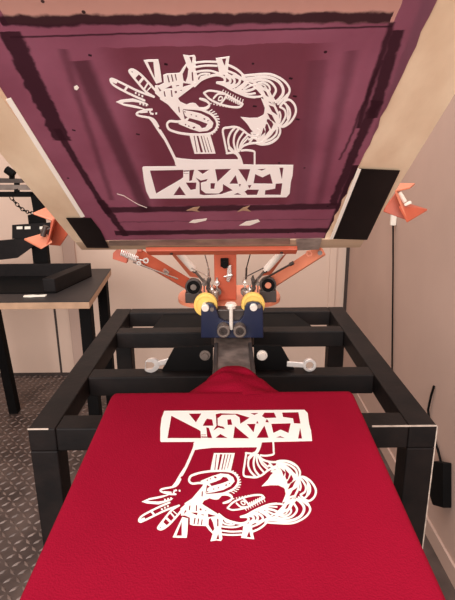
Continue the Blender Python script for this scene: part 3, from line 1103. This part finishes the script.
parent_normal = {'stencil_design': SN, 'ink_print': PN}
o = design(lambda x, y, h: suv(*SQ(x, y), 0.0010 + h), 'stencil_design', OPENM, scr)
o['label'] = 'white stencil drawing of a face and hand over lettering'

# ------------------------------------------------------------------ red T-shirt
ts = thing('t_shirt', 'red T-shirt stretched over the platen, freshly printed with a white upside-down face', 't-shirt', puv(0.005, 0.1, -0.02))
bm = bmesh.new()
nu, nv = 44, 60
RAD = 0.006


def cross(v, drop):
    """one cross-section of the shirt at platen coordinate v"""
    l, r_ = edgeL(v), edgeR(v)
    # soften far corners
    kk = max(0.0, 1 - (v - vF) / 0.014)
    l += 0.005 * kk * kk
    r_ -= 0.005 * kk * kk
    pts = []
    nd = 8
    for i in range(nd):
        z = -drop * (1 - i / nd)
        wv = 0.006 * noise.noise((v * 14, z * 10, 1)) * (-z / 0.1)
        pts.append(puv(l + RAD * 0.2 + 0.012 * (-z / 0.1) + wv, v, z - RAD * 0.6))
    pts.append(puv(l + RAD * 0.3, v, -RAD * 0.3))
    for i in range(nu + 1):
        a = i / nu
        u = l + RAD + (r_ - l - 2 * RAD) * a
        pts.append(puv(u, v, 0))
    pts.append(puv(r_ - RAD * 0.3, v, -RAD * 0.3))
    for i in range(nd):
        z = -drop * ((i + 1) / nd)
        wv = 0.006 * noise.noise((v * 14, z * 10, 8)) * (-z / 0.1)
        pts.append(puv(r_ - RAD * 0.2 - 0.012 * (-z / 0.1) + wv, v, z - RAD * 0.6))
    return pts


rows = []
# rear fold-down first (hangs over the far edge)
for (dv, dz) in ((0.004, -0.035), (0.001, -0.018), (0.0, -0.007), (0.001, -0.002)):
    base = cross(vF, 0.03)
    rows.append([p + PD * (-dv) + PN * dz for p in base])
for j in range(nv + 1):
    v = vF + 0.004 + (vN - vF - 0.004) * j / nv
    rows.append(cross(v, 0.03 + 0.05 * min(1, j / 10)))
for (dv, dz) in ((0.004, -0.003), (0.006, -0.012), (0.007, -0.05), (0.004, -0.11)):
    base = cross(vN, 0.08)
    rows.append([p - PD * dv + PN * dz for p in base])
VR = [[bm.verts.new(p) for p in r_] for r_ in rows]
for A, B in zip(VR, VR[1:]):
    for i in range(len(A) - 1):
        bm.faces.new((A[i], A[i + 1], B[i + 1], B[i]))
mb = MB()
mb.bm.free()
mb.bm = bm
body = mb.build('shirt_body', RED, ts, smooth=True)
for p in body.data.polygons:
    p.use_smooth = True
body.modifiers.remove(body.modifiers['es'])

# neck of the shirt pulled back over the arm
bm = bmesh.new()
nk = []
NS, NW = 18, 30
for j in range(NS + 1):
    a = j / NS
    y = cFL.y - 0.012 + 0.118 * a
    half = 0.085 * (1 - a) ** 1.7 + 0.045 + 0.02 * math.sqrt(max(0, 1 - a))
    zc = cFL.z - 0.003 + 0.020 * a - 0.02 * a ** 5 - 0.0045 * (1 if a > 0.96 else 0)
    row = []
    for i in range(NW + 1):
        s_ = i / NW * 2 - 1
        hgt = (1 - abs(s_) ** 3.2)
        fold = 0.0035 * math.sin(s_ * 7 + a * 5) * (1 - a) + 0.003 * noise.noise((s_ * 3, a * 6, 2))
        crease = -0.004 * math.exp(-((a - 0.62 - 0.05 * s_ * s_) / 0.05) ** 2)
        row.append(Vector((AX - 0.002 + s_ * half, y - 0.03 * s_ * s_ * a, zc - 0.05 * (1 - hgt) + (fold + crease) * hgt)))
    nk.append(row)
nk.append([Vector((p.x, p.y + 0.003, p.z - 0.012)) for p in nk[-1]])
nk.append([Vector((p.x, p.y - 0.004, p.z - 0.018)) for p in nk[-1]])
VR = [[bm.verts.new(p) for p in r_] for r_ in nk]
for A, B in zip(VR, VR[1:]):
    for i in range(len(A) - 1):
        bm.faces.new((A[i], A[i + 1], B[i + 1], B[i]))
mb = MB()
mb.bm.free()
mb.bm = bm
o = mb.build('collar', RED, ts)
for p in o.data.polygons:
    p.use_smooth = True

# print on the shirt: same drawing, same mesh coordinates, laid on the platen
boxL, boxR = SQ(150, 198), SQ(286, 197)
pbL, pbR = onP(166, 411), onP(303, 410)
sv0 = (SQ(150, 198)[1] + SQ(286, 197)[1]) / 2
sv1 = SQ(205, 52)[1]
tv0 = (vof(pbL) + vof(pbR)) / 2
tv1 = vof(onP(220, 543))
KV = (tv1 - tv0) / (sv1 - sv0)
# horizontal fit from four traced marks: hand tip, hair, box corners
prs = [((108, 78), (137, 523)), ((298, 106), (319, 490)), ((142.5, 168), (160, 440)), ((293.4, 164), (309.5, 438))]
SX = [SQ(*a)[0] for a, b in prs]
PX = [onP(*b).x for a, b in prs]
n_ = len(SX)
mx, my = sum(SX) / n_, sum(PX) / n_
KU = sum((a - mx) * (b - my) for a, b in zip(SX, PX)) / sum((a - mx) ** 2 for a in SX)
print('print fit KU', KU, 'KV', KV)


def shirt_place(x, y, h):
    u, v = SQ(x, y)
    return puv(my + KU * (u - mx), tv0 + KV * (v - sv0), 0.0006 + h)


o = design(shirt_place, 'ink_print', INK, ts)
o['label'] = 'white ink print of the stencil drawing'

# ------------------------------------------------------------------ wrenches on the second beam
YW2 = yc2 + 0.022
c = atY(151.5, 365.5, YW2)
c.z = HF + 0.0150
dr = (atY(172, 362.5, YW2) - atY(151.5, 365.5, YW2))
dr = Vector((dr.x, 0.012, dr.z)).normalized()
pr_ = Vector((0, 1, 0)).cross(dr).normalized()
wr = thing('wrench', 'chrome open-jaw wrench standing on the second beam left of the red collar', 'wrench', (c.x, c.y, HF))
pts = []
R = 0.0150
for i in range(17):
    an = PI + 0.62 + 0.25 + (2 * PI - 1.24) * i / 16
    pts.append(c + (dr * math.cos(an) * 1.1 + pr_ * math.sin(an)) * R)
for px, py in ((0.8, 0.55), (0.0, 0.5), (-0.3, 0.3), (-0.4, 0.0), (-0.3, -0.3), (0.0, -0.5), (0.8, -0.55)):
    ca, sa = math.cos(0.25), math.sin(0.25)
    x_, y_ = -px, -py
    pts.append(c + (dr * (x_ * ca - y_ * sa) + pr_ * (x_ * sa + y_ * ca)) * R)
MB().poly(pts, (0, 0.007, 0)).build('jaw', WRENCH, wr, bevel=0.001)
MB().bar(c + dr * 0.012 + Vector((0, 0.0035, 0)), c + dr * 0.075 + Vector((0, 0.0035, 0)), 0.005, 0.0115).build('handle', WRENCH, wr, bevel=0.0012)
c = atY(309.5, 364, YW2)
c.z = HF + 0.0140
wr = thing('wrench', 'chrome ring-ended wrench standing on the second beam right of the red collar', 'wrench', (c.x, c.y, HF))
MB().ring(c, (0, 1, 0), 0.0138, 0.0078, 0.009, 32).build('ring_end', WRENCH, wr, bevel=0.001)
MB().bar(c + Vector((-0.012, 0, 0)), c + Vector((-0.046, 0.004, 0.001)), 0.005, 0.0115).build('handle', WRENCH, wr, bevel=0.0012)

# ------------------------------------------------------------------ side table on the left
ZT = 0.75
fr, rr = atZ(89, 301, ZT), atZ(111, 268.5, ZT)
tb = thing('work_table', 'dark-topped work table with tan edge and black legs, at left behind the stand', 'table', (-1.0, 1.95, 0))
XT0 = -1.55
MB().poly([(XT0, fr.y, ZT - 0.004), (fr.x, fr.y, ZT - 0.004), (rr.x, rr.y, ZT - 0.004), (XT0, rr.y, ZT - 0.004)], (0, 0, 0.004)).build('table_top', TABLETOP, tb)
MB().poly([(XT0, fr.y, ZT - 0.03), (fr.x, fr.y, ZT - 0.03), (rr.x, rr.y, ZT - 0.03), (XT0, rr.y, ZT - 0.03)], (0, 0, 0.0255)).build('table_edge', TAN, tb, bevel=0.001)
for (x, y) in ((fr.x - 0.055, fr.y + 0.04), (rr.x - 0.055, rr.y - 0.08), (XT0 + 0.02, fr.y + 0.04), (XT0 + 0.02, rr.y - 0.08)):
    MB().box(x, x + 0.045, y, y + 0.045, 0.001, ZT - 0.03).build('leg', BLACKD, tb, bevel=0.002)
lp = atZ(15, 412, 0)
MB().bar((lp.x, lp.y, 0.001), (lp.x - 0.03, lp.y - 0.02, ZT - 0.03), 0.045, 0.045, (0, 1, 0)).build('leg', BLACKD, tb, bevel=0.002)
# black tray with raised rims
q0, q1 = atZ(92, 276, ZT + 0.002), atZ(56, 293, ZT + 0.002)
tr = thing('tray', 'shallow black tray with raised rims lying on the work table', 'tray', ((q0.x - 0.25), (q0.y + q1.y) / 2, ZT))
xl = -1.45
MB().poly([(xl, q1.y, ZT + 0.001), (q1.x, q1.y, ZT + 0.001), (q0.x, q0.y, ZT + 0.001), (xl, q0.y, ZT + 0.001)], (0, 0, 0.004)).build('base', BLACKD, tr)
MB().box(xl, q0.x, q0.y - 0.012, q0.y, ZT + 0.005, ZT + 0.062).build('rim', BLACK, tr, bevel=0.002)
MB().poly([(q1.x - 0.05, q1.y, ZT + 0.005), (q1.x, q1.y, ZT + 0.005), (q0.x, q0.y - 0.013, ZT + 0.005), (q0.x - 0.05, q0.y - 0.013, ZT + 0.005)], (0, 0, 0.055)).build('rim', BLACK, tr, bevel=0.004)
# white spatula
p, q = atZ(24, 297, ZT), atZ(46, 296.5, ZT)
m = MB()
m.poly([p + Vector((0, -0.008, 0.001)), p + Vector((0.03, -0.012, 0.001)), p + Vector((0.05, -0.006, 0.001)), q + Vector((0, -0.010, 0.001)), q + Vector((0, 0.012, 0.001)), p + Vector((0.05, 0.008, 0.001)), p + Vector((0.03, 0.014, 0.001)), p + Vector((0, 0.006, 0.001))], (0, 0, 0.005))
tag(rootify(m.build('spatula', WHITE, bevel=0.001)), 'small white plastic spatula lying on the front of the work table', 'spatula')
# black equipment stand standing on the table's rear
YE = q0.y + 0.035
es = thing('equipment_stand', 'black metal equipment stand with slotted plate rising from the rear of the table', 'stand', (atY(40, 262, YE).x, YE, ZT))
e0, e1 = atY(33, 262, YE), atY(48, 262, YE)
ztp = atY(40, 196, YE).z
MB().box(e0.x, e1.x, YE, YE + 0.035, ZT + 0.001, atY(40, 215, YE).z).build('post', BLACKD, es, bevel=0.002)
MB().poly([atY(30, 193, YE), atY(36, 193, YE), atY(50, 216, YE), atY(34, 216, YE)], (0, 0.03, 0)).build('brace', BLACKD, es, bevel=0.001)
MB().poly([atY(-12, 192, YE), atY(34, 192, YE), atY(36, 197, YE), atY(-12, 197, YE)], (0, 0.03, 0)).build('arm', BLACKD, es, bevel=0.001)
pl = MB().poly([atY(12, 225, YE - .01), atY(58, 222, YE - .01), atY(58, 243, YE - .01), atY(48, 245, YE - .01), (atY(34, 238, YE - .01)), atY(12, 239, YE - .01)], (0, 0.009, 0)).build('slotted_plate', BLACK, es, bevel=0.001)
for px in (20, 28, 43):
    MB().poly([atY(px - 3.3, 226.5, YE - .01), atY(px + 2.5, 226.3, YE - .01), atY(px + 2.5, 229, YE - .01), atY(px - 3.3, 229.2, YE - .01)], (0, -0.001, 0)).build('slot', WHITE, pl)
MB().poly([atY(-14, 242, YE - .03), atY(24, 238.5, YE - .03), atY(35, 245, YE - .03), atY(17, 258, YE - .03), atY(-14, 261.5, YE - .03)], (0, 0.018, 0)).build('side_panel', BLACK, es, bevel=0.001)
m = MB()
m.poly([atY(-14, 178, YE), atY(22, 179, YE), atY(22, 183, YE), atY(-14, 183, YE)], (0, 0.05, 0))
m.build('upper_bar', GUN, es, bevel=0.001)
m = MB()
c = atY(11, 172, YE - 0.01)
m.cyl(c + Vector((-0.02, 0, 0.012)), c + Vector((0.012, -0.0, -0.012)), 0.017, 20)
m.build('knob', BLACKD, es, bevel=0.002)
MB().poly([atY(-14, 185, YE), atY(28, 185, YE), atY(30, 190, YE), atY(-14, 190, YE)], (0, 0.03, 0)).build('rail', STEEL, es, bevel=0.001)
MB().poly([atY(-10, 178, YE), atY(-3, 178, YE), atY(-3, 192.5, YE), atY(-10, 192.5, YE)], (0, 0.028, 0)).build('upright', BLACKD, es)
MB().poly([atY(9, 170, YE), atY(13, 170, YE), atY(13, 179, YE), atY(9, 179, YE)], (0, 0.02, 0)).build('upright', BLACKD, es)
MB().poly([atY(14, 183, YE), atY(18, 183, YE), atY(18, 193, YE), atY(14, 193, YE)], (0, 0.02, 0)).build('upright', BLACKD, es)
# chain from the stand to the clamp
p, q = atY(10, 196, YE - 0.012), atY(33, 213, YE - 0.012)
m = MB()
n = 9
for i in range(n):
    a = p + (q - p) * (i / n) + Vector((0, 0, -0.02 * math.sin(PI * i / n)))
    b_ = p + (q - p) * ((i + 1.25) / n) + Vector((0, 0, -0.02 * math.sin(PI * (i + 1.25) / n)))
    mid = (a + b_) / 2
    d = (b_ - a) / 2
    s_ = Vector((0, 0.007, 0)) if i % 2 else Vector((-d.z, 0, d.x)).normalized() * 0.007
    m.tube([mid + d * math.cos(2 * PI * k / 12) + s_ * math.sin(2 * PI * k / 12) for k in range(13)], 0.0022, 6)
tag(rootify(m.build('chain', BLACKD, smooth=True)), 'short dark chain hanging across the black equipment stand at far left', 'chain')

# ------------------------------------------------------------------ bits on the right wall
p = atX(393.5, 218, XR - 0.012)
cr = thing('hanging_cord', 'thin black cord with a white plug hanging down the right wall below the orange clamp', 'cord', (p.x, p.y, 0.3))
q = atX(392, 372, XR - 0.006)
m = MB()
m.tube([p + Vector((0, 0, -0.02)), p + (q - p) * .3, p + (q - p) * .6, q, q + (q - p) * 0.5], 0.0035, 8)
m.build('cable', BLACKD, cr, smooth=True)
MB().bar(p + Vector((0, 0, 0.03)), p + Vector((0, 0, -0.03)), 0.018, 0.022, (1, 0, 0)).build('plug', WHITE, cr, bevel=0.003)
a = thing('power_adapter', 'black power adapter on a short cable on the right wall beside the stand', 'adapter', atX(440, 508, XR))
g = lambda px, py, d=0.0: atX(px, py, XR - d)
MB().poly([g(435, 465), g(441, 461), g(452, 463), g(452, 508), g(441, 505), g(436, 490)], (-0.028, 0, 0)).build('adapter_body', BLACKD, a, bevel=0.004)
MB().tube([g(434, 386, .004), g(431, 396, .008), g(428, 410, .008), g(431, 430, .008), g(438, 450, .008), g(442, 466, .012)], 0.004, 8).build('cable', BLACKD, a, smooth=True)

# ------------------------------------------------------------------ light
def area(name, loc, target, sx_, sy_, power, colr):
    l = bpy.data.lights.new(name, 'AREA')
    l.shape = 'RECTANGLE'
    l.size = sx_
    l.size_y = sy_
    l.energy = power
    l.color = colr
    o = bpy.data.objects.new(name, l)
    o.location = loc
    o.rotation_euler = (Vector(target) - Vector(loc)).to_track_quat('-Z', 'Y').to_euler()
    COL.objects.link(o)
    return o


area('ceiling_tubes', (0.0, 0.9, 2.65), (0.0, 0.9, 0), 1.6, 2.4, 30, (1, 0.96, 0.93))
area('screen_fill', (-0.6, -2.2, 1.9), (0.0, 1.0, 1.0), 2.4, 1.6, 84, (1, 0.965, 0.945))  # added soft fill behind the camera, brightens the screen's underside
wd = bpy.data.worlds.new('world')
S.world = wd
wd.use_nodes = True
wd.node_tree.nodes['Background'].inputs[0].default_value = (1, 0.945, 0.91, 1)
wd.node_tree.nodes['Background'].inputs[1].default_value = 0.5
S.view_settings.view_transform = 'Standard'
S.view_settings.look = 'None'
S.view_settings.exposure = 0.5
S.view_settings.gamma = 1
